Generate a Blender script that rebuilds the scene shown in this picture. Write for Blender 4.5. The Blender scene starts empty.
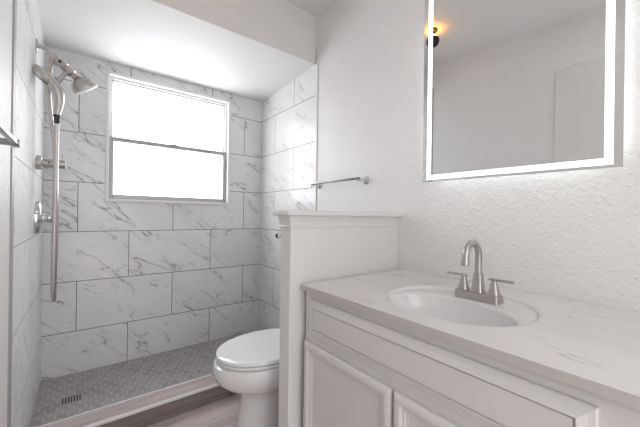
import bpy, bmesh, math, random
from mathutils import Vector, Matrix
random.seed(4)
S = bpy.context.scene
COL = S.collection
PI = math.pi

# ------------------------------------------------------------------ camera
YAW, ROLL, HC, FPX = 0.6604, 0.0141, 1.08, 306.22
cam_d = bpy.data.cameras.new('camera')
cam = bpy.data.objects.new('camera', cam_d)
COL.objects.link(cam)
fwd = Vector((math.sin(YAW), math.cos(YAW), 0))
rgt = Vector((math.cos(YAW), -math.sin(YAW), 0))
up = Vector((0, 0, 1))
cr, sr = math.cos(ROLL), math.sin(ROLL)
ax = rgt * cr + up * sr
ay = up * cr - rgt * sr
az = -fwd
cam.matrix_world = Matrix(((ax.x, ay.x, az.x, 0), (ax.y, ay.y, az.y, 0), (ax.z, ay.z, az.z, HC), (0, 0, 0, 1)))
cam_d.sensor_width = 36
cam_d.lens = 36 * FPX / 640
cam_d.shift_y = 1.7 / 640
cam_d.clip_start = 0.01
S.camera = cam

# ------------------------------------------------------------------ world, light, exposure
W = bpy.data.worlds.new('daylight')
S.world = W
W.use_nodes = True
bg = W.node_tree.nodes['Background']
wt = W.node_tree
w_geo = wt.nodes.new('ShaderNodeTexCoord')
w_sep = wt.nodes.new('ShaderNodeSeparateXYZ')
wt.links.new(w_geo.outputs['Generated'], w_sep.inputs[0])
w_map = wt.nodes.new('ShaderNodeMapRange')           # bright open side (+y, window) and dimmer side (-y, through the added doorway)
wt.links.new(w_sep.outputs[1], w_map.inputs[0])
w_map.inputs[1].default_value = -0.3
w_map.inputs[2].default_value = 0.3
w_map.inputs[3].default_value = DIM_SIDE = 2.15
w_map.inputs[4].default_value = BRIGHT_SIDE = 6.6
w_up = wt.nodes.new('ShaderNodeMapRange')            # sky brighter than the ground
wt.links.new(w_sep.outputs[2], w_up.inputs[0])
w_up.inputs[1].default_value = -0.2
w_up.inputs[2].default_value = 0.25
w_up.inputs[3].default_value = 0.80
w_up.inputs[4].default_value = 1.35
w_mul = wt.nodes.new('ShaderNodeMath')
w_mul.operation = 'MULTIPLY'
wt.links.new(w_map.outputs[0], w_mul.inputs[0])
wt.links.new(w_up.outputs[0], w_mul.inputs[1])
wt.links.new(w_mul.outputs[0], bg.inputs['Strength'])
bg.inputs['Color'].default_value = (1.0, 0.985, 0.975, 1)


def portal(name, loc, rot, sx, sy):           # sampling portals in the two openings (they give no light)
    l = bpy.data.lights.new(name, 'AREA')
    l.shape = 'RECTANGLE'
    l.size, l.size_y = sx, sy
    l.cycles.is_portal = True
    o = bpy.data.objects.new(name, l)
    o.location = loc
    o.rotation_euler = rot
    COL.objects.link(o)


D, XR, XL = 2.596, 1.310, -0.195
portal('window_portal', (0.57, D + 0.115, 1.61), (-PI / 2, 0, 0), 0.9, 0.92)
portal('added_doorway_portal', (0.32, -0.78, 1.05), (PI / 2, 0, 0), 0.9, 2.1)
S.view_settings.view_transform = 'Standard'
S.view_settings.look = 'None'
S.view_settings.gamma = 1
S.view_settings.use_curve_mapping = False
S.view_settings.exposure = 0.06


# ------------------------------------------------------------------ materials
class N:
    def __init__(s, name):
        s.m = bpy.data.materials.new(name)
        s.m.use_nodes = True
        s.t = s.m.node_tree
        s.b = s.t.nodes['Principled BSDF']
        s.out = s.t.nodes['Material Output']

    def n(s, typ, **kw):
        nd = s.t.nodes.new(typ)
        for k, v in kw.items():
            setattr(nd, k, v)
        return nd

    def l(s, a, b):
        s.t.links.new(a, b)

    def val(s, sock, v):
        if hasattr(v, 'is_output'):
            s.l(v, sock)
        else:
            sock.default_value = v

    def math(s, op, a, b=0.0, c=None, clamp=False):
        nd = s.n('ShaderNodeMath', operation=op, use_clamp=clamp)
        s.val(nd.inputs[0], a)
        s.val(nd.inputs[1], b)
        if c is not None:
            s.val(nd.inputs[2], c)
        return nd.outputs[0]

    def mix(s, f, a, b):
        nd = s.n('ShaderNodeMix', data_type='RGBA')
        s.val(nd.inputs[0], f)
        s.val(nd.inputs[6], a)
        s.val(nd.inputs[7], b)
        return nd.outputs[2]

    def ramp(s, f, lo, hi):
        nd = s.n('ShaderNodeMapRange', interpolation_type='SMOOTHSTEP')
        s.val(nd.inputs[0], f)
        nd.inputs[1].default_value = lo
        nd.inputs[2].default_value = hi
        return nd.outputs[0]

    def bump(s, h, strength, dist):
        nd = s.n('ShaderNodeBump')
        nd.inputs['Strength'].default_value = strength
        nd.inputs['Distance'].default_value = dist
        s.val(nd.inputs['Height'], h)
        s.l(nd.outputs[0], s.b.inputs['Normal'])

    def noise(s, vec, scale, detail=2.0, rough=0.5, dist=0.0):
        nd = s.n('ShaderNodeTexNoise')
        s.l(vec, nd.inputs['Vector'])
        nd.inputs['Scale'].default_value = scale
        nd.inputs['Detail'].default_value = detail
        nd.inputs['Roughness'].default_value = rough
        nd.inputs['Distortion'].default_value = dist
        return nd.outputs['Fac']

    def obj(s):
        return s.n('ShaderNodeTexCoord').outputs['Object']


def plain(name, c, rough=0.5, metal=0.0, noise=0.0, coat=0.0):
    k = N(name)
    k.b.inputs['Base Color'].default_value = (*c, 1)
    k.b.inputs['Roughness'].default_value = rough
    k.b.inputs['Metallic'].default_value = metal
    k.b.inputs['Coat Weight'].default_value = coat
    if noise:
        f = k.noise(k.obj(), 40, 3)
        k.l(k.math('MULTIPLY_ADD', f, noise, rough - noise / 2), k.b.inputs['Roughness'])
    return k.m


def paint(name, c, tex=0.25, rough=0.45):
    """wall paint over a sprayed orange-peel texture"""
    k = N(name)
    o = k.obj()
    k.b.inputs['Base Color'].default_value = (*c, 1)
    k.b.inputs['Roughness'].default_value = rough
    f1 = k.noise(o, 52, 3, 0.6)
    f2 = k.noise(o, 130, 2)
    vo = k.n('ShaderNodeTexVoronoi')
    k.l(o, vo.inputs['Vector'])
    vo.inputs['Scale'].default_value = 34
    spot = k.math('MULTIPLY', k.ramp(vo.outputs['Distance'], 0.22, 0.05), 0.55)
    h = k.math('ADD', k.math('MULTIPLY_ADD', f1, 1.0, k.math('MULTIPLY', f2, 0.25)), spot)
    k.bump(h, tex, 0.012)
    return k.m


TW, TH, Z0 = 0.5845, 0.33, 0.948


def tile(name, axis, u0, ang=36, rough=0.2, mort=0.0024, vmax=0.78):
    """large marble-look tiles in running bond with grey grout; veins differ from tile to tile"""
    k = N(name)
    o = k.obj()
    sp = k.n('ShaderNodeSeparateXYZ')
    k.l(o, sp.inputs[0])
    u = k.math('ADD', sp.outputs[axis], 20 * TW - u0)
    v = k.math('ADD', sp.outputs[2], 21 * TH - Z0)
    cb = k.n('ShaderNodeCombineXYZ')
    k.l(u, cb.inputs[0])
    k.l(v, cb.inputs[1])
    br = k.n('ShaderNodeTexBrick', offset=0.5, offset_frequency=2)
    k.l(cb.outputs[0], br.inputs['Vector'])
    br.inputs['Scale'].default_value = 1
    br.inputs['Color1'].default_value = (0, 0, 0, 1)
    br.inputs['Color2'].default_value = (1, 1, 1, 1)
    br.inputs['Mortar'].default_value = (0, 0, 0, 1)
    br.inputs['Mortar Size'].default_value = mort
    br.inputs['Mortar Smooth'].default_value = 0.1
    br.inputs['Brick Width'].default_value = TW
    br.inputs['Row Height'].default_value = TH
    # per tile shift of the vein field
    sh = k.n('ShaderNodeCombineXYZ')
    tint = br.outputs['Color']
    k.l(k.math('MULTIPLY', tint, 37.0), sh.inputs[2])
    k.l(k.math('MULTIPLY', tint, 11.0), sh.inputs[0])
    ad = k.n('ShaderNodeVectorMath', operation='ADD')
    k.l(cb.outputs[0], ad.inputs[0])
    k.l(sh.outputs[0], ad.inputs[1])
    mr = k.n('ShaderNodeMapping')
    k.l(ad.outputs[0], mr.inputs[0])
    mr.inputs['Rotation'].default_value = (0, 0, math.radians(ang))
    mp = k.n('ShaderNodeMapping')
    k.l(mr.outputs[0], mp.inputs[0])
    mp.inputs['Scale'].default_value = (0.75, 3.0, 1)
    pv = mp.outputs[0]

    def vein(scale, w, dist, det):
        f = k.noise(pv, scale, det, 0.6, dist)
        d = k.math('ABSOLUTE', k.math('SUBTRACT', f, 0.5))
        return k.math('SUBTRACT', 1.0, k.ramp(d, 0.0, w))
    mask = k.ramp(k.noise(ad.outputs[0], 4.5, 2), 0.42, 0.56)
    v1 = k.math('MULTIPLY', vein(1.7, 0.0095, 0.25, 3.5), mask)
    mask2 = k.ramp(k.noise(ad.outputs[0], 7.0, 2), 0.46, 0.66)
    v2 = k.math('MULTIPLY', k.math('MULTIPLY', vein(3.6, 0.012, 0.4, 3.5), mask2), 0.65)
    soft = k.math('MULTIPLY', k.math('MULTIPLY', vein(1.7, 0.05, 0.25, 3.5), mask), 0.18)
    vv = k.math('MAXIMUM', k.math('MAXIMUM', v1, v2), soft)
    base = k.mix(k.ramp(k.noise(pv, 1.2, 2), 0.3, 0.7), (0.80, 0.80, 0.805, 1), (0.86, 0.86, 0.86, 1))
    c = k.mix(k.math('MULTIPLY', vv, vmax, clamp=True), base, (0.20, 0.195, 0.20, 1))
    c = k.mix(br.outputs['Fac'], c, (0.17, 0.165, 0.17, 1))
    k.l(c, k.b.inputs['Base Color'])
    k.l(k.math('MULTIPLY_ADD', br.outputs['Fac'], 0.5, rough), k.b.inputs['Roughness'])
    k.bump(k.math('SUBTRACT', 1.0, br.outputs['Fac']), 0.4, 0.002)
    return k.m


def wood(name, c1, c2, pw=0.18, pl=2.4, v0=0.0, rough=0.42):
    """grey-brown plank flooring running along x"""
    k = N(name)
    o = k.obj()
    sp = k.n('ShaderNodeSeparateXYZ')
    k.l(o, sp.inputs[0])
    cb = k.n('ShaderNodeCombineXYZ')
    k.l(k.math('ADD', sp.outputs[0], 10.3), cb.inputs[0])
    k.l(k.math('ADD', sp.outputs[1], 10 * pw + v0), cb.inputs[1])
    br = k.n('ShaderNodeTexBrick', offset=0.37, offset_frequency=3)
    k.l(cb.outputs[0], br.inputs['Vector'])
    br.inputs['Scale'].default_value = 1
    br.inputs['Color1'].default_value = (0, 0, 0, 1)
    br.inputs['Color2'].default_value = (1, 1, 1, 1)
    br.inputs['Mortar'].default_value = (0, 0, 0, 1)
    br.inputs['Mortar Size'].default_value = 0.0011
    br.inputs['Brick Width'].default_value = pl
    br.inputs['Row Height'].default_value = pw
    sh = k.n('ShaderNodeCombineXYZ')
    k.l(k.math('MULTIPLY', br.outputs['Color'], 23.0), sh.inputs[2])
    ad = k.n('ShaderNodeVectorMath', operation='ADD')
    k.l(o, ad.inputs[0])
    k.l(sh.outputs[0], ad.inputs[1])
    mp = k.n('ShaderNodeMapping')
    k.l(ad.outputs[0], mp.inputs[0])
    mp.inputs['Scale'].default_value = (1.6, 16, 16)
    g = k.noise(mp.outputs[0], 1.6, 6, 0.65, 0.6)
    g2 = k.noise(mp.outputs[0], 7, 3, 0.6)
    f = k.math('ADD', k.math('MULTIPLY', g, 0.8), k.math('MULTIPLY', g2, 0.3))
    f = k.math('ADD', f, k.math('MULTIPLY', br.outputs['Color'], 0.16))
    c = k.mix(k.ramp(f, 0.36, 0.82), (*c1, 1), (*c2, 1))
    c = k.mix(br.outputs['Fac'], c, (c1[0] * .5, c1[1] * .5, c1[2] * .5, 1))
    k.l(c, k.b.inputs['Base Color'])
    k.b.inputs['Roughness'].default_value = rough
    k.bump(g2, 0.08, 0.003)
    return k.m


def quartz(name):
    k = N(name)
    o = k.obj()
    mp = k.n('ShaderNodeMapping')
    k.l(o, mp.inputs[0])
    mp.inputs['Rotation'].default_value = (0, 0, math.radians(-20))
    mp.inputs['Scale'].default_value = (4.0, 1.3, 4)
    f = k.noise(mp.outputs[0], 1.5, 4, 0.55, 0.7)
    d = k.math('ABSOLUTE', k.math('SUBTRACT', f, 0.5))
    v = k.math('SUBTRACT', 1.0, k.ramp(d, 0.0, 0.022))
    v = k.math('MULTIPLY', v, k.ramp(k.noise(o, 3.2, 2), 0.46, 0.62))
    cloud = k.ramp(k.noise(mp.outputs[0], 1.1, 3), 0.3, 0.7)
    c = k.mix(cloud, (0.74, 0.73, 0.715, 1), (0.79, 0.785, 0.77, 1))
    c = k.mix(k.math('MULTIPLY', v, 0.45), c, (0.50, 0.42, 0.37, 1))
    k.l(c, k.b.inputs['Base Color'])
    k.b.inputs['Roughness'].default_value = 0.22
    return k.m


def emit(name, c, st):
    k = N(name)
    k.b.inputs['Base Color'].default_value = (*c, 1)
    k.b.inputs['Emission Color'].default_value = (*c, 1)
    k.b.inputs['Emission Strength'].default_value = st
    k.b.inputs['Roughness'].default_value = 0.4
    return k.m


def frosted(name):
    k = N(name)
    tr = k.n('ShaderNodeBsdfTransparent')
    tl = k.n('ShaderNodeBsdfTranslucent')
    tr.inputs[0].default_value = (0.92, 0.93, 0.95, 1)
    tl.inputs[0].default_value = (0.9, 0.91, 0.93, 1)
    mx = k.n('ShaderNodeMixShader')
    f = k.noise(k.obj(), 180, 2)
    k.l(k.math('MULTIPLY_ADD', f, 0.1, 0.30), mx.inputs[0])
    k.l(tr.outputs[0], mx.inputs[1])
    k.l(tl.outputs[0], mx.inputs[2])
    k.l(mx.outputs[0], k.out.inputs['Surface'])
    return k.m


def brushed(name, c, rough, am=0.04):
    k = N(name)
    k.b.inputs['Base Color'].default_value = (*c, 1)
    k.b.inputs['Metallic'].default_value = 1
    mp = k.n('ShaderNodeMapping')
    k.l(k.obj(), mp.inputs[0])
    mp.inputs['Scale'].default_value = (40, 40, 90)
    f = k.noise(mp.outputs[0], 1, 2)
    k.l(k.math('MULTIPLY_ADD', f, am, rough - am / 2), k.b.inputs['Roughness'])
    return k.m


M = {}
M['wall'] = paint('wall_paint', (0.86, 0.85, 0.845), 0.30)
M['vanity_wall'] = paint('vanity_wall_paint', (0.86, 0.85, 0.845), 0.48, 0.34)
M['ceil'] = paint('ceiling_paint', (0.86, 0.85, 0.845), 0.12, 0.6)
M['trim'] = plain('trim_paint', (0.80, 0.79, 0.78), 0.35, 0, 0.08)
M['cab'] = plain('cabinet_paint', (0.72, 0.70, 0.685), 0.38, 0, 0.1)
M['tile_back'] = tile('marble_tile_back', 0, -0.0237)
M['tile_right'] = tile('marble_tile_right', 1, 2.332, -36, 0.22, 0.0024, 0.55)
M['tile_left'] = tile('marble_tile_left', 1, 2.122, 50, 0.42, 0.0014, 0.5)
M['floor'] = wood('plank_floor', (0.30, 0.245, 0.235), (0.62, 0.53, 0.515), v0=0.05)
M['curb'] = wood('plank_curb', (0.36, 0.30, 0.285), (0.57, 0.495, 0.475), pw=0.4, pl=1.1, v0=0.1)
M['curb_front'] = wood('plank_curb_shaded', (0.12, 0.10, 0.093), (0.27, 0.225, 0.21), pw=0.4, pl=1.1, v0=0.1)  # same plank wood, darkened: shade of the curb front put into the colour
M['quartz'] = quartz('marbled_countertop')
M['shaded_edge'] = plain('countertop_edge_shaded', (0.57, 0.53, 0.515), 0.35, 0, 0.1)  # pinkish countertop front, darkened to carry the shade on that face
M['porcelain'] = plain('white_porcelain', (0.80, 0.795, 0.80), 0.08, 0, 0.03, 0.3)
M['basin'] = plain('white_basin', (0.80, 0.80, 0.805), 0.12, 0, 0.04, 0.3)
M['seat'] = plain('white_toilet_seat', (0.86, 0.86, 0.865), 0.10, 0, 0.04)
M['nickel'] = brushed('brushed_nickel', (0.50, 0.475, 0.46), 0.30)
M['chrome'] = plain('polished_chrome', (0.72, 0.72, 0.73), 0.09, 1, 0.04)
M['steel'] = plain('satin_steel', (0.24, 0.237, 0.235), 0.22, 1, 0.05)
M['alu'] = plain('white_metal_edge', (0.80, 0.79, 0.79), 0.3, 0, 0.1)
M['vinyl'] = plain('white_window_vinyl', (0.82, 0.82, 0.825), 0.35, 0, 0.05)
M['sash'] = plain('grey_window_aluminium', (0.42, 0.415, 0.42), 0.4, 0.3, 0.08)
M['dark'] = plain('dark_rubber', (0.03, 0.03, 0.03), 0.5, 0, 0.1)
M['bronze'] = plain('dark_bronze', (0.035, 0.03, 0.028), 0.35, 0.6, 0.1)
M['pane'] = frosted('frosted_glass')
M['led'] = emit('led_strip', (0.97, 1.0, 0.99), 1.15)
M['backlight'] = emit('led_backlight', (0.97, 1.0, 0.99), 6.0)
M['bulb'] = emit('warm_bulb', (1.0, 0.42, 0.05), 26.0)
M['lamp'] = emit('fill_lamp_diffuser', (1.0, 0.965, 0.92), 7.0)
M['mirror'] = plain('mirror_glass', (0.80, 0.81, 0.81), 0.008, 1)
M['backing'] = plain('mirror_backing', (0.35, 0.35, 0.36), 0.5, 0, 0.1)
M['hex'] = [plain('hex_tile_grey', (0.40, 0.382, 0.378), 0.42, 0, 0.1), plain('hex_tile_dark', (0.345, 0.328, 0.323), 0.42, 0, 0.1),
            plain('hex_tile_warm', (0.435, 0.415, 0.41), 0.42, 0, 0.1)]
M['grout'] = plain('mosaic_grout', (0.68, 0.66, 0.65), 0.8, 0, 0.1)


# ------------------------------------------------------------------ mesh helpers
class MB:
    def __init__(s):
        s.bm = bmesh.new()

    def box(s, a, b, mi=0):
        r = bmesh.ops.create_cube(s.bm, size=1)
        c = [(a[i] + b[i]) / 2 for i in range(3)]
        for v in r['verts']:
            v.co = Vector([c[i] + v.co[i] * (b[i] - a[i]) for i in range(3)])
        for f in {f for v in r['verts'] for f in v.link_faces}:
            f.material_index = mi
        return s

    def loft(s, rings, cap0=True, cap1=True, closed=True):
        vs = [[s.bm.verts.new(p) for p in r] for r in rings]
        n = len(vs[0])
        for i in range(len(vs) - 1):
            for j in range(n if closed else n - 1):
                k = (j + 1) % n
                s.bm.faces.new((vs[i][j], vs[i][k], vs[i + 1][k], vs[i + 1][j]))
        if cap0:
            s.bm.faces.new(vs[0][::-1])
        if cap1:
            s.bm.faces.new(vs[-1])
        return s

    def lathe(s, base, axis, prof, n=24):
        """prof: list of (radius, distance along the axis)"""
        axis = Vector(axis).normalized()
        t = axis.orthogonal().normalized()
        b = axis.cross(t)
        base = Vector(base)
        rings = [[base + axis * h + (t * math.cos(2 * PI * j / n) + b * math.sin(2 * PI * j / n)) * max(r, 1e-4) for j in range(n)] for r, h in prof]
        return s.loft(rings)

    def cyl(s, a, b, r, n=20):
        a, b = Vector(a), Vector(b)
        return s.lathe(a, b - a, [(r, 0), (r, (b - a).length)], n)

    def tube(s, pts, r, n=12):
        pts = [Vector(p) for p in pts]
        rr = r if isinstance(r, (list, tuple)) else [r] * len(pts)
        rings = []
        t0 = (pts[1] - pts[0]).normalized()
        nrm = t0.orthogonal().normalized()
        for i, p in enumerate(pts):
            t = (pts[min(i + 1, len(pts) - 1)] - pts[max(i - 1, 0)]).normalized()
            nrm = (nrm - t * nrm.dot(t)).normalized()
            b = t.cross(nrm)
            rings.append([p + (nrm * math.cos(2 * PI * j / n) + b * math.sin(2 * PI * j / n)) * rr[i] for j in range(n)])
        return s.loft(rings)

    def quads(s, verts, faces):
        vs = [s.bm.verts.new(v) for v in verts]
        for f in faces:
            s.bm.faces.new([vs[i] for i in f])
        return s

    def build(s, name, mats, parent=None, bevel=0.0, smooth=True, seg=2, recalc=True, sharp=38):
        if recalc:
            bmesh.ops.recalc_face_normals(s.bm, faces=s.bm.faces)
        me = bpy.data.meshes.new(name)
        s.bm.to_mesh(me)
        s.bm.free()
        for m in (mats if isinstance(mats, list) else [mats]):
            me.materials.append(m)
        o = bpy.data.objects.new(name, me)
        COL.objects.link(o)
        if parent:
            o.parent = parent
            o.matrix_parent_inverse = Matrix.Translation(-parent.location)
        if smooth:
            for p in me.polygons:
                p.use_smooth = True
            try:
                me.set_sharp_from_angle(angle=math.radians(sharp))
            except Exception:
                pass
        if bevel:
            md = o.modifiers.new('bevel', 'BEVEL')
            md.width = bevel
            md.segments = seg
            md.limit_method = 'ANGLE'
            md.angle_limit = math.radians(40)
            md.harden_normals = True
        return o


def bez(p, n=24):
    """smooth curve through points (Catmull-Rom)"""
    p = [Vector(q) for q in p]
    q = [p[0] * 2 - p[1]] + p + [p[-1] * 2 - p[-2]]
    out = []
    for i in range(1, len(q) - 2):
        for k in range(n):
            t = k / n
            a, b, c, d = q[i - 1], q[i], q[i + 1], q[i + 2]
            out.append(0.5 * ((2 * b) + (c - a) * t + (2 * a - 5 * b + 4 * c - d) * t * t + (3 * b - a - 3 * c + d) * t ** 3))
    return out + [p[-1]]


def tag(o, label, cat, group=None, kind=None):
    o['label'] = label
    o['category'] = cat
    if group:
        o['group'] = group
    if kind:
        o['kind'] = kind
    return o


def struct(o, label, cat):
    return tag(o, label, cat, None, 'structure')


def thing(name, loc, label, cat, kind=None):
    o = bpy.data.objects.new(name, None)
    o.location = loc
    o.empty_display_size = 0.05
    COL.objects.link(o)
    return tag(o, label, cat, None, kind)


# ------------------------------------------------------------------ room shell
YB = -0.78           # rear wall
ZC = 2.508           # ceiling
YS = 1.762           # front of the shower soffit and end of the wall tile
WX0, WX1, WZ0, WZ1 = 0.128, 1.006, 1.16, 2.056      # window opening

struct(MB().box((XL - .15, YB - .1, -0.1), (XR + .15, D + .1, 0)).build('floor', M['floor'], smooth=False),
       'grey brown wood plank floor of the bathroom', 'floor')
struct(MB().box((XL - .15, YB - .1, ZC), (XR + .15, D + .1, ZC + .1)).build('ceiling', M['ceil'], smooth=False),
       'white upper ceiling in front of the lowered shower ceiling', 'ceiling')
b = MB()
b.box((XL - .12, D, 0), (WX0, D + .12, 2.3)).box((WX1, D, 0), (XR + .12, D + .12, 2.3))
b.box((WX0, D, 0), (WX1, D + .12, WZ0)).box((WX0, D, WZ1), (WX1, D + .12, 2.3))
struct(b.build('wall_back', M['tile_back'], smooth=False), 'marble tiled shower wall around the window', 'wall')
struct(MB().box((XR, YS, 0), (XR + .12, D, 2.3)).build('wall_right', M['tile_right'], smooth=False),
       'marble tiled shower wall to the right of the window', 'wall')
struct(MB().box((XR + .004, YB, 0), (XR + .12, YS, ZC)).build('wall_vanity', M['vanity_wall'], smooth=False),
       'white textured wall behind the vanity and lit mirror', 'wall')
struct(MB().box((XL - .12, 1.549, 0), (XL, D, 2.3)).build('wall_left', M['tile_left'], smooth=False),
       'marble tiled shower wall carrying the valve and shower arm', 'wall')
struct(MB().box((XL - .12, YB, 0), (XL - .004, 1.506, ZC)).box((XL - .12, 1.506, 2.3), (XL - .004, YS, ZC)).build('wall_entry', M['wall'], smooth=False),
       'white painted wall at the far left before the shower tile', 'wall')
b = MB().box((XL - .12, YB - .1, 0), (-0.13, YB, ZC)).box((0.77, YB - .1, 0), (XR + .12, YB, ZC)).box((-0.13, YB - .1, 2.1), (0.77, YB, ZC))  # the doorway is an unseen opening added to let light in
struct(b.build('wall_rear', M['wall'], smooth=False), 'white painted wall behind the camera with a doorway added to let light in', 'wall')
# tile edge trims
struct(MB().box((XL - .012, 1.506, 0), (XL + .001, 1.549, 2.3)).build('trim_left', M['sash'], bevel=.002),
       'grey metal edge strip ending the left shower tile', 'trim')
struct(MB().box((XR - .003, YS - .03, 0), (XR + .004, YS - .001, 2.158)).build('trim_right', M['alu'], bevel=.002),
       'narrow pale edge strip ending the right shower tile', 'trim')
# lowered shower ceiling with its front face
b = MB()
za, zb = 2.160, 2.124
x0, x1 = XL - .06, XR + .06
b.quads([(x0, YS, za), (x1, YS, za), (x1, D + .06, zb), (x0, D + .06, zb), (x0, YS, ZC), (x1, YS, ZC), (x1, D + .06, ZC), (x0, D + .06, ZC)],
        [(0, 3, 2, 1), (4, 5, 6, 7), (0, 1, 5, 4), (1, 2, 6, 5), (2, 3, 7, 6), (3, 0, 4, 7)])
struct(b.build('ceiling_shower', M['ceil'], bevel=.004), 'lowered white ceiling box over the shower', 'ceiling')

# door in the entry wall (seen only in the mirror)
dr = thing('door_1', (XL, 0.3, 0), 'white door in the entry wall reflected in the mirror', 'door', 'structure')
MB().box((XL - .003, -.06, .01), (XL + .010, .575, 2.15)).build('slab', M['trim'], dr, bevel=.003)
MB().lathe((XL + .010, .50, .95), (1, 0, 0), [(.03, 0), (.03, .006), (.012, .01), (.012, .03), (.026, .04), (.026, .055), (.012, .062)]).build('knob', M['nickel'], dr)

# shower floor: hexagon mosaic, one surface
b = MB()
YC0, YC1 = 1.75, 1.88
b.box((XL, YC1 - .02, 0.0), (XR, D, 0.008), 3)
R = .0285
hx = R * math.sqrt(3)
rowh = R * 1.5
j = 0
y = YC1 + .0
gap = .0026
while y < D + R:
    x = XL + (hx / 2 if j % 2 else 0)
    while x < XR + hx:
        pts = [(x + (R - gap) * math.sin(PI / 3 * q), y + (R - gap) * math.cos(PI / 3 * q)) for q in range(6)]
        pts = [(min(max(px, XL + .001), XR - .001), min(max(py, YC1 + .001), D - .001)) for px, py in pts]
        area = sum(pts[q][0] * pts[(q + 1) % 6][1] - pts[(q + 1) % 6][0] * pts[q][1] for q in range(6))
        if abs(area) > 2e-4:
            up_v = [b.bm.verts.new((px, py, .0095)) for px, py in pts]
            f = b.bm.faces.new(up_v[::-1])
            f.material_index = random.choice((0, 0, 1, 2))
            lo_v = [b.bm.verts.new((px, py, .006)) for px, py in pts]
            for q in range(6):
                try:
                    g = b.bm.faces.new((up_v[q], up_v[(q + 1) % 6], lo_v[(q + 1) % 6], lo_v[q]))
                    g.material_index = f.material_index
                except ValueError:
                    pass
        x += hx
    y += rowh
    j += 1
sf = b.build('shower_floor', M['hex'] + [M['grout']], smooth=False)
struct(sf, 'grey hexagon mosaic floor inside the shower', 'floor')

# shower curb
cu = thing('shower_curb', (0.55, 1.81, 0), 'low wood look shower curb with white metal edges', 'curb', 'structure')
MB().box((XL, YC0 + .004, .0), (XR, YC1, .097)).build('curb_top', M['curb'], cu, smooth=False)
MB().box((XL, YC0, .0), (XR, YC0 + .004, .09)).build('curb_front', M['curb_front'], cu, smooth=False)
MB().box((XL, YC0 - .005, .086), (XR, YC0 + .010, .1)).build('edge_trim', M['alu'], cu, bevel=.003)
MB().box((XL, YC1 - .009, .092), (XR, YC1 + .002, .1)).build('edge_trim', M['alu'], cu, bevel=.0015)

# half wall between vanity and toilet
PX, PY0, PY1 = 0.645, 1.016, 1.092
pw = thing('wall_half', (1.0, 1.06, 0), 'white half wall with moulded cap between vanity and toilet', 'half wall', 'structure')
MB().box((PX, PY0, 0), (XR + .004, PY1, 1.08)).build('body', M['trim'], pw, bevel=.004)
prof = [(0.000, 1.028), (0.005, 1.029), (0.006, 1.034), (0.003, 1.037), (0.004, 1.048), (0.007, 1.060), (0.011, 1.068), (0.012, 1.078)]
rings = []
for e, z in prof:
    rings.append([(PX - e, PY0 - e, z), (XR + .004, PY0 - e, z), (XR + .004, PY1 + e, z), (PX - e, PY1 + e, z)])
MB().loft(rings).build('moulding', M['trim'], pw, smooth=False)
rings = []
for e, z in [(.024, 1.0765), (.0285, 1.079), (.030, 1.0865), (.0285, 1.094), (.024, 1.0975)]:
    rings.append([(PX - e, PY0 - e, z), (XR + .004, PY0 - e, z), (XR + .004, PY1 + e, z), (PX - e, PY1 + e, z)])
MB().loft(rings).build('cap', M['trim'], pw)

# ------------------------------------------------------------------ window
wn = thing('window_1', (0.567, D, 1.16), 'white framed frosted sash window in the tiled shower wall', 'window', 'structure')


def ring_xz(b, x0, x1, z0, z1, w, y0, y1, wt=None):
    wt = wt or w
    b.box((x0, y0, z0), (x0 + w, y1, z1)).box((x1 - w, y0, z0), (x1, y1, z1))
    b.box((x0 + w, y0, z0), (x1 - w, y1, z0 + wt)).box((x0 + w, y0, z1 - wt), (x1 - w, y1, z1))
    return b


ring_xz(MB(), .122, 1.012, 1.154, 2.062, .02, D - .012, D + .06).build('frame', M['vinyl'], wn, bevel=.003)
ring_xz(MB(), .142, .992, 1.174, 2.042, .014, D + .03, D + .075).build('track', M['vinyl'], wn, bevel=.002)
ZM = 1.602
ring_xz(MB(), .148, .986, ZM - .012, 2.036, .016, D + .05, D + .072).build('upper_sash', M['sash'], wn, bevel=.002)
lo = ring_xz(MB(), .148, .986, 1.178, ZM + .016, .024, D + .024, D + .048, .030).build('lower_sash', M['sash'], wn, bevel=.002)
MB().box((.55, D + .016, ZM + .014), (.585, D + .04, ZM + .022)).build('latch', M['sash'], lo, bevel=.002)
MB().box((.160, D + .059, ZM), (.974, D + .063, 2.024)).build('pane', M['pane'], wn, smooth=False)
MB().box((.164, D + .034, 1.198), (.970, D + .038, ZM - .004)).build('pane', M['pane'], wn, smooth=False)

# ------------------------------------------------------------------ vanity
FX = 0.708          # cabinet face
VY0, VY1 = -0.12, 1.004
ZT = 0.8055
vc = thing('vanity_cabinet', (1.0, 0.44, 0), 'white painted vanity cabinet with raised panel doors under the basin', 'cabinet')
VYC = 0.994
b = MB().box((FX + .02, VY0 + .018, .09), (XR + .002, VYC - .018, .655)).box((FX, VY0, .09), (FX + .02, VYC, ZT - .0215))
b.box((FX + .06, VY0, 0), (XR, VYC, .0895)).box((FX + .02, VYC - .018, .09), (XR + .002, VYC, ZT - .0215)).box((FX + .02, VY0, .09), (XR + .002, VY0 + .018, ZT - .0215))
b.build('body', M['cab'], vc, bevel=.002)


def panel(prof, y0, y1, z0, z1, x, name, parent, cap=True):
    """nested rectangles: (inset, height above the face) -> moulded panel facing -x"""
    rings = []
    for e, h in prof:
        rings.append([(x - h, y0 + e, z0 + e), (x - h, y1 - e, z0 + e), (x - h, y1 - e, z1 - e), (x - h, y0 + e, z1 - e)])
    return MB().loft(rings, cap0=False, cap1=cap).build(name, M['cab'], parent, smooth=False)


# false drawer front
dprof = [(0, 0), (0, .006), (.003, .009), (.012, .011), (.026, .017), (.0275, .0175), (.0285, .0105), (.0305, .0105), (.0325, .0150), (.036, .0150)]
fr = panel(dprof, .119, .962, .619, .756, FX, 'drawer_front', vc)
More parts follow.
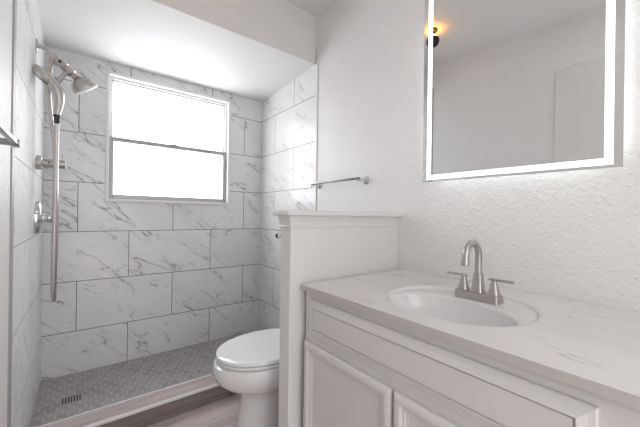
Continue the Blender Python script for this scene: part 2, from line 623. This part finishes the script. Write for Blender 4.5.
# doors: thick rounded frame and a flat inset panel with stepped moulding
fprof = [(0, .0), (0, .012), (.004, .017), (.010, .0195), (.018, .0205), (.024, .0195), (.028, .016), (.030, .013), (.036, .0125), (.041, .0085), (.046, .008), (.047, .006)]
for (a, c) in ((.556, .981), (.118, .547)):
    d = panel(fprof, a, c, .12, .590, FX, 'door', vc, cap=False)
    e = .0465
    MB().quads([(FX - .0062, a + e, .12 + e), (FX - .0062, c - e, .12 + e), (FX - .0062, c - e, .590 - e), (FX - .0062, a + e, .590 - e),
                (FX - .0005, a + e, .12 + e), (FX - .0005, c - e, .12 + e), (FX - .0005, c - e, .590 - e), (FX - .0005, a + e, .590 - e)],
               [(0, 1, 2, 3), (4, 5, 6, 7), (0, 1, 5, 4), (1, 2, 6, 5), (2, 3, 7, 6), (3, 0, 4, 7)]).build('door_panel', M['cab'], d, smooth=False)

# countertop with an oval cut-out and its own moulded basin
SC, SA, SB = (.966, .513), .212, .224     # outer oval
IC, IA, IB = (.901, .513), .140, .192     # inner bowl
NS = 64


def ell(c, a, bb, z, p=2.0):
    out = []
    for q in range(NS):
        t = 2 * PI * q / NS
        ct, st = math.cos(t), math.sin(t)
        out.append((c[0] + a * math.copysign(abs(ct) ** (2 / p), ct), c[1] + bb * math.copysign(abs(st) ** (2 / p), st), z))
    return out


CX0, CX1 = 0.689, XR + .003
b = MB()
outer = []
rc = .006
outer = [(CX0, VY0), (CX1, VY0), (CX1, VY1), (CX0, VY1)]
ov = [b.bm.verts.new((x, y, ZT)) for x, y in outer]
oe = [b.bm.edges.new((ov[i], ov[(i + 1) % 4])) for i in range(4)]
iv = [b.bm.verts.new(p) for p in ell(SC, SA, SB, ZT, 2.15)]
ie = [b.bm.edges.new((iv[i], iv[(i + 1) % NS])) for i in range(NS)]
bmesh.ops.triangle_fill(b.bm, use_beauty=True, edges=oe + ie)
lv = [b.bm.verts.new((x, y, ZT - .021)) for x, y in outer]
for i in range(4):
    b.bm.faces.new((ov[i], ov[(i + 1) % 4], lv[(i + 1) % 4], lv[i]))
kv = [b.bm.verts.new(p) for p in ell(SC, SA, SB, ZT - .021, 2.15)]
for i in range(NS):
    b.bm.faces.new((iv[i], iv[(i + 1) % NS], kv[(i + 1) % NS], kv[i]))
for i in range(4):
    pass
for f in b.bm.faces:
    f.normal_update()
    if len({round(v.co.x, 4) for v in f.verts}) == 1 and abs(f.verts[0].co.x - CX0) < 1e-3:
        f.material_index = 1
ct = b.build('countertop', [M['quartz'], M['shaded_edge']], bevel=.003)
tag(ct, 'white marbled vanity countertop with a moulded oval basin', 'countertop')
rings = [ell(SC, SA + .0005, SB + .0005, ZT - .0012, 2.15), ell(SC, SA - .003, SB - .003, ZT - .0016, 2.15), ell(SC, SA - .006, SB - .006, ZT - .0035, 2.15), ell(SC, SA - .008, SB - .008, ZT - .008, 2.15)]
for k_ in range(1, 6):
    t = k_ / 6
    rings.append(ell((SC[0] + (IC[0] - SC[0]) * t, SC[1]), (SA - .008) + (IA + .006 - SA + .008) * t, (SB - .008) + (IB + .006 - SB + .008) * t, ZT - .008 - .0015 * t, 2.15))
rings.append(ell(IC, IA + .003, IB + .003, ZT - .0105))
for q in range(0, 13):
    t = q / 12 * PI / 2
    s_ = math.cos(t) ** .8 if q < 12 else 0
    s_ = max(s_, .14)
    rings.append(ell((IC[0] + .02 * (1 - s_), IC[1]), IA * s_, IB * s_, ZT - .0125 - .118 * math.sin(t) ** 1.25))
basin = MB().loft(rings, cap0=False).build('basin', M['basin'], ct, sharp=85)
MB().lathe((IC[0] + .0172, IC[1], ZT - .1335), (0, 0, 1), [(.024, 0), (.024, .003), (.018, .0045), (.016, .002), (.0, .002)]).build('drain', M['nickel'], basin)

# ------------------------------------------------------------------ faucet
fx, fy, fz = 1.088, .500, ZT - .0085
fa = thing('faucet', (fx, fy, fz), 'brushed nickel two handle faucet with arched spout behind the basin', 'faucet')


def sq(cx, cy, hx_, hy_, z, r=.15):
    """rounded rectangle ring"""
    out = []
    for (sx, sy, a0) in ((1, 1, 0), (-1, 1, PI / 2), (-1, -1, PI), (1, -1, 1.5 * PI)):
        rr = min(hx_, hy_) * r * 2
        for q in range(4):
            a = a0 + q / 3 * PI / 2
            out.append((cx + sx * (hx_ - rr) + rr * math.cos(a), cy + sy * (hy_ - rr) + rr * math.sin(a), z))
    return out


MB().loft([sq(fx, fy, .029, .074, fz), sq(fx, fy, .0285, .0735, fz + .004), sq(fx, fy, .0265, .0715, fz + .025), sq(fx, fy, .0245, .0695, fz + .0265)]).build('base_plate', M['nickel'], fa)
zt = fz + .0265
MB().loft([sq(fx, fy, .0205, .0205, zt, .3), sq(fx, fy, .020, .020, zt + .003, .3), sq(fx, fy, .0165, .0165, zt + .025, .3), sq(fx, fy, .0145, .0145, zt + .05, .3), sq(fx, fy, .0142, .0142, zt + .062, .3), sq(fx, fy, .0125, .0125, zt + .064, .3)]).build('spout_base', M['nickel'], fa)
sp = []
r_arc = .046
for q in range(4):
    sp.append((fx, fy, zt + .06 + .085 / 3 * q * .72))
zc_ = sp[-1][2]
for q in range(1, 17):
    a = q / 16 * PI * .97
    sp.append((fx - r_arc + r_arc * math.cos(a), fy, zc_ + r_arc * math.sin(a) * 1.08))
last = Vector(sp[-1])
for q in range(1, 4):
    sp.append((last.x - .0008 * q, fy, last.z - .008 * q))
MB().tube(sp, .0112, 16).build('spout', M['nickel'], fa)
MB().lathe((sp[-1][0] + .0003, fy, sp[-1][2] - .004), (0, 0, 1), [(.009, 0), (.0132, 0), (.0138, .010), (.0118, .020)]).build('aerator', M['nickel'], fa)
for sgn in (1, -1):
    hy = fy + sgn * .0515
    h = MB().loft([sq(fx, hy, .0180, .0180, zt, .3), sq(fx, hy, .0176, .0176, zt + .003, .3), sq(fx, hy, .0115, .0115, zt + .026, .3), sq(fx, hy, .0080, .0080, zt + .040, .35), sq(fx, hy, .0074, .0074, zt + .046, .4)]).build('handle', M['nickel'], fa)
    MB().loft([[(fx + dx, hy + sgn * yy, zt + .0455 + zz) for dx, zz in ((-.0055, 0), (.0055, 0), (.0055, .0075), (-.0055, .0075))]
               for yy in (-.016, .010, .060)]).build('lever', M['nickel'], h, bevel=.0015)

# ------------------------------------------------------------------ lit mirror
MROT = 2.8
MX = XR - .048
my0, my1, mz0, mz1 = .168, .833, 1.238, 2.10
mi = MB().box((MX, my0, mz0), (MX + .005, my1, mz1)).build('mirror', M['mirror'], bevel=.0006, smooth=False)
tag(mi, 'frameless rectangular wall mirror with glowing white border strip above the basin', 'mirror')
s0, s1, sz = .190, .812, mz0 + .010
sw = .021
for nm, a, c in (('light_strip', (s0, sz), (s0 + sw, mz1 - .012)), ('light_strip', (s1 - sw, sz), (s1, mz1 - .012)),
                 ('light_strip', (s0 + sw, sz), (s1 - sw, sz + sw)), ('light_strip', (s0 + sw, mz1 - .012 - sw), (s1 - sw, mz1 - .012))):
    MB().box((MX - .0006, a[0], a[1]), (MX + .0004, c[0], c[1])).build(nm, M['led'], mi, smooth=False)
hb = MB().box((MX + .005, my0 + .045, mz0 + .045), (XR + .004, my1 - .045, mz1 - .045)).build('housing', M['backing'], mi, smooth=False)
e = .043
for a, c in (((my0 + e, mz0 + e), (my0 + e + .004, mz1 - e)), ((my1 - e - .004, mz0 + e), (my1 - e, mz1 - e)),
             ((my0 + e + .004, mz0 + e), (my1 - e - .004, mz0 + e + .004)), ((my0 + e + .004, mz1 - e - .004), (my1 - e - .004, mz1 - e))):
    MB().box((MX + .010, a[0], a[1]), (MX + .024, c[0], c[1])).build('backlight_strip', M['backlight'], mi, smooth=False)

# the mirror hangs very slightly out of parallel with the wall
_p = Vector((MX + .003, .5, 0))
_r = Matrix.Translation(_p) @ Matrix.Rotation(math.radians(MROT), 4, 'Z') @ Matrix.Translation(-_p)
for o_ in [mi] + list(mi.children):
    o_.data.transform(_r)

# ------------------------------------------------------------------ toilet
ty = 1.39
to = thing('toilet', (0.78, ty, 0), 'white toilet with closed lid between half wall and shower curb', 'toilet')


def egg(cx, af, ab, hw, z, n=48, pb=2.6):
    out = []
    for q in range(n):
        t = 2 * PI * q / n
        ct_, st_ = math.cos(t), math.sin(t)
        if ct_ < 0:                                   # front half (towards -x)
            out.append((cx + af * ct_, ty + hw * st_, z))
        else:
            out.append((cx + ab * ct_ ** (2 / pb), ty + math.copysign(hw * abs(st_) ** (2 / pb), st_), z))
    return out


bowl = [(.0, .770, .172, .30, .128), (.012, .770, .172, .30, .128), (.05, .768, .166, .30, .122), (.14, .768, .154, .30, .116), (.205, .768, .150, .30, .116),
        (.236, .765, .160, .30, .124), (.254, .760, .190, .30, .142), (.274, .752, .222, .30, .162), (.302, .748, .250, .30, .178), (.335, .745, .262, .30, .187),
        (.362, .745, .264, .30, .190), (.379, .745, .258, .295, .186), (.384, .745, .248, .28, .178), (.385, .745, .225, .26, .155)]
MB().loft([egg(c, af, ab, hw, z) for z, c, af, ab, hw in bowl]).build('bowl', M['porcelain'], to)
MB().loft([egg(.745, .241 + e_, .215 + e_, .180 + e_, z) for e_, z in ((-.030, .3848), (-.026, .3885), (.002, .3892), (.0055, .395), (.004, .400), (-.003, .4025), (-.02, .403))]).build('seat', M['seat'], to)
MB().loft([egg(.745, .245 + e_, .220 + e_, .185 + e_, z) for e_, z in ((-.022, .4032), (-.014, .4055), (-.001, .4065), (.003, .410), (.0035, .418), (.0015, .4225), (-.004, .4245), (-.02, .4253), (-.12, .4256))]).build('lid', M['seat'], to)
for s_ in (-1, 1):
    MB().cyl((.955, ty + s_ * .075 - .02, .406), (.955, ty + s_ * .075 + .02, .406), .012).build('hinge', M['seat'], to)


def rbox(cx, cy, hx_, hy_, z, r=.2):
    return sq(cx, cy, hx_, hy_, z, r)


MB().loft([rbox(1.185, ty, .095, .185, .37), rbox(1.185, ty, .10, .195, .39), rbox(1.187, ty, .105, .21, .73)]).build('tank', M['porcelain'], to)
MB().loft([rbox(1.187, ty, .110, .217, .731), rbox(1.187, ty, .113, .22, .738), rbox(1.187, ty, .113, .22, .758), rbox(1.187, ty, .105, .212, .765)]).build('tank_lid', M['porcelain'], to)
fl = MB().cyl((1.085, ty + .14, .68), (1.065, ty + .14, .68), .014).build('flush_lever', M['chrome'], to)
MB().box((1.064, ty + .06, .674), (1.072, ty + .145, .686)).build('lever_arm', M['chrome'], fl, bevel=.003)

# ------------------------------------------------------------------ paper holder on the far side of the half wall
ph = thing('paper_holder', (.70, PY1, .99), 'small chrome paper holder knob on the far side of the half wall', 'paper holder')
MB().lathe((.70, PY1, .990), (0, 1, 0), [(.022, 0), (.022, .004), (.016, .009), (.009, .012), (.009, .045)]).build('bracket', M['chrome'], ph)
MB().cyl((.80, PY1 + .045, .990), (.665, PY1 + .045, .990), .007).build('roller_arm', M['chrome'], ph)
MB().lathe((.668, PY1 + .045, .990), (-1, 0, 0), [(.008, 0), (.0125, .003), (.013, .010), (.011, .016)]).build('end_knob', M['chrome'], ph)
MB().lathe((.6525, PY1 + .045, .990), (-1, 0, 0), [(.0095, 0), (.0095, .001)]).build('end_cap', M['dark'], ph)

# ------------------------------------------------------------------ towel bars
tb = thing('towel_bar', (XR, 1.48, 1.29), 'slim chrome towel bar on the white wall above the toilet', 'towel bar')
MB().cyl((1.238, 1.235, 1.293), (1.238, 1.722, 1.293), .0065).build('bar', M['steel'], tb)
for y in (1.252, 1.70):
    MB().lathe((XR + .004, y, 1.288), (-1, 0, 0), [(.024, 0), (.024, .005), (.018, .010), (.009, .014), (.008, .055), (.011, .062), (.011, .078), (.006, .082)]).build('post', M['chrome'], tb)
tl_ = thing('towel_rail', (XL, .7, 1.24), 'square chrome towel rail on the painted wall at far left', 'towel bar')
MB().box((-.130, .42, 1.233), (-.119, 1.004, 1.244)).build('bar', M['steel'], tl_, bevel=.002)
for y in (.47, .997):
    pst = MB().box((XL - .002, y - .008, 1.231), (-.116, y + .008, 1.245)).build('post', M['steel'], tl_, bevel=.002)
    MB().box((XL - .004, y - .022, 1.216), (XL + .004, y + .022, 1.260)).build('wall_plate', M['chrome'], pst, bevel=.002)
MB().box((-.132, 1.004, 1.228), (-.117, 1.009, 1.249)).build('end_cap', M['chrome'], tl_, bevel=.002)

# ------------------------------------------------------------------ shower fittings on the left tile wall
SY = 2.14
sh = thing('overhead_shower', (XL, SY, 1.93), 'brushed nickel shower arm with dome shower head on the tiled wall', 'shower head')
MB().lathe((XL, SY, 1.930), (1, 0, 0), [(.034, 0), (.034, .004), (.028, .008), (.012, .010)]).build('flange', M['nickel'], sh)
arm = bez([(XL + .005, SY, 1.930), (XL + .025, SY, 1.927), (XL + .042, SY, 1.914), (XL + .060, SY, 1.898)], 8)
MB().tube(arm, .0095, 12).build('arm', M['nickel'], sh)
dv = Vector((.76, 0, -.65)).normalized()
p0 = Vector(arm[-1])
dvt = MB().lathe(p0 - dv * .004, dv, [(.014, 0), (.0225, .002), (.0225, .024), (.019, .026), (.019, .032), (.0255, .034), (.0255, .074), (.020, .077), (.020, .084), (.0235, .086), (.0235, .114), (.016, .118), (.016, .124), (.019, .127), (.019, .140), (.012, .144)]).build('diverter', M['nickel'], sh)
MB().cyl(p0 + dv * .045 + Vector((0, -.018, 0)), p0 + dv * .045 + Vector((0, -.026, 0)), .008).build('button', M['dark'], dvt)
hd = p0 + dv * .140
hn = Vector((.60, .25, -.75)).normalized()
MB().lathe(hd, hn, [(.014, -.004), (.022, .0), (.042, .006), (.056, .016), (.065, .030), (.070, .046), (.071, .056)], 32).build('dome', M['nickel'], sh)
MB().lathe(hd + hn * .056, hn, [(.071, 0), (.0705, .010), (.064, .013), (.0, .013)], 32).build('spray_face', M['seat'], sh)
# cradle that carries the hand shower
ca = p0 + dv * .092
cb_ = Vector((-.116, 2.080, 1.735))
MB().tube([ca, ca + (cb_ - ca) * .5 + Vector((0, 0, .004)), cb_], [.013, .011, .014], 14).build('cradle', M['nickel'], sh)

# hand shower: head, handle, hose
hh = thing('hand_shower', (-.12, SY - .05, 1.76), 'brushed nickel hand shower with long hanging hose below the dome head', 'hand shower')
hc = Vector((-.170, 2.045, 1.758))
nn = Vector((-.72, .25, -.62)).normalized()
MB().lathe(hc - nn * .020, nn, [(.014, -.008), (.030, -.003), (.046, .007), (.056, .020), (.058, .028), (.056, .033)], 28).build('spray_head', M['nickel'], hh, sharp=60)
MB().lathe(hc + nn * .0125, nn, [(.054, 0), (.050, .003), (.0, .003)], 28).build('spray_face', M['sash'], hh)
hd_pts = bez([hc - nn * .016 + Vector((.004, 0, .002)), Vector((-.130, 2.050, 1.727)), Vector((-.106, 2.052, 1.690)), Vector((-.099, 2.052, 1.635)), Vector((-.107, 2.052, 1.570))], 8)
rad = [.018, .019, .020, .0212, .0224, .0235, .0245, .0252, .0258, .0262, .0265, .0266, .0266, .0265, .0263, .026, .0256, .0251, .0245, .0238, .023, .0222, .0214, .0206, .0198, .019, .0182, .0175, .0168, .0161, .0155, .015, .0145]
MB().tube(hd_pts, rad[:len(hd_pts)], 16).build('handle', M['nickel'], hh, sharp=60)
bt = hd_pts[-1]
MB().lathe(bt + Vector((0, 0, .002)), (0, 0, -1), [(.0125, 0), (.0155, .002), (.0155, .010), (.012, .013), (.0125, .040), (.0085, .048)]).build('hose_nut', M['dark'], hh)
xb = -.109
hose = bez([(bt.x, bt.y, bt.z - .045), (xb + .001, 2.062, 1.35), (xb - .002, 2.068, 1.0), (xb - .004, 2.075, .73), (xb - .004, 2.088, .645), (xb - .004, 2.115, .618), (xb - .004, 2.142, .648),
            (xb - .004, 2.150, .75), (xb - .001, 2.152, 1.0), (xb - .006, 2.148, 1.35), (-.138, 2.135, 1.60), (-.146, 2.128, 1.74), (-.135, 2.132, 1.86), (p0.x + .012, SY - .004, p0.z - .02)], 12)
MB().tube(hose, .0108, 12).build('hose', M['nickel'], hh)

# wall bracket with peg
wb = thing('robe_hook', (XL, SY + .075, 1.34), 'brushed nickel peg bracket on the tile above the shower valve', 'hook')
wy = SY + .075
MB().lathe((XL, wy, 1.340), (1, 0, 0), [(.038, 0), (.038, .022), (.035, .024), (.020, .024)], 28).build('flange', M['nickel'], wb)
MB().cyl((XL + .02, wy, 1.340), (XL + .118, wy, 1.340), .0235, 24).build('arm', M['nickel'], wb)
MB().cyl((XL + .108, wy, 1.350), (XL + .108, wy, 1.392), .004).build('peg', M['nickel'], wb)
MB().cyl((XL + .052, wy - .0225, 1.341), (XL + .052, wy - .0245, 1.341), .0045).build('set_screw', M['dark'], wb)

# valve
va = thing('shower_valve', (XL, SY + .075, 1.045), 'chrome shower valve with oval plate and round handle on the tile', 'shower valve')
vy = SY + .075
rings = []
for s_, h in ((1, 0), (1, .012), (.95, .020), (.82, .025), (.4, .028)):
    rings.append([(XL + h, vy + .072 * s_ * math.cos(2 * PI * q / 40), 1.045 + .09 * s_ * math.sin(2 * PI * q / 40)) for q in range(40)])
MB().loft(rings).build('escutcheon', M['chrome'], va)
hnd = MB().lathe((XL + .015, vy, 1.045), (1, 0, 0), [(.027, 0), (.027, .024), (.023, .027), (.023, .032), (.028, .035), (.0285, .050), (.024, .060), (.012, .066)], 24).build('handle', M['chrome'], va)

# drain
dn = thing('shower_drain', (-.035, 2.24, .0095), 'small square slotted metal drain in the mosaic shower floor', 'drain')
MB().box((-.085, 2.195, .008), (.015, 2.285, .0105)).build('plate', M['sash'], dn, bevel=.001)
for q in range(7):
    MB().box((-.078 + q * .0128, 2.205, .0104), (-.071 + q * .0128, 2.275, .0109)).build('slot', M['dark'], dn, smooth=False)

# ------------------------------------------------------------------ ceiling light (seen in the mirror)
lx, ly = .345, 1.245
cl = thing('ceiling_light', (lx, ly, ZC), 'small dark ceiling light with orange glow, reflected in the mirror', 'light')
MB().lathe((lx, ly, ZC), (0, 0, -1), [(.032, 0), (.032, .012), (.010, .016), (.008, .05)]).build('canopy', M['bronze'], cl)
MB().lathe((lx, ly, ZC - .062), (0, 0, -1), [(.040, 0), (.047, .012), (.048, .03), (.040, .052), (.022, .066), (.004, .07)]).build('shade', M['bronze'], cl)
MB().lathe((lx, ly, ZC - .045), (0, 0, -1), [(.022, 0), (.030, .006), (.034, .014), (.030, .02)]).build('bulb', M['bulb'], cl)

# unseen fill lamp added on the ceiling to balance the light
fl2 = thing('added_fill_lamp', (.42, .10, ZC), 'round white flush fill lamp added above the vanity end, outside the view', 'light')
MB().lathe((.42, .10, ZC), (0, 0, -1), [(.17, 0), (.17, .02), (.155, .028), (.15, .022)], 40).build('rim', M['trim'], fl2)
MB().lathe((.42, .10, ZC - .0222), (0, 0, -1), [(.149, 0), (.149, .002), (.10, .012), (.0, .016)], 40).build('diffuser', M['lamp'], fl2)
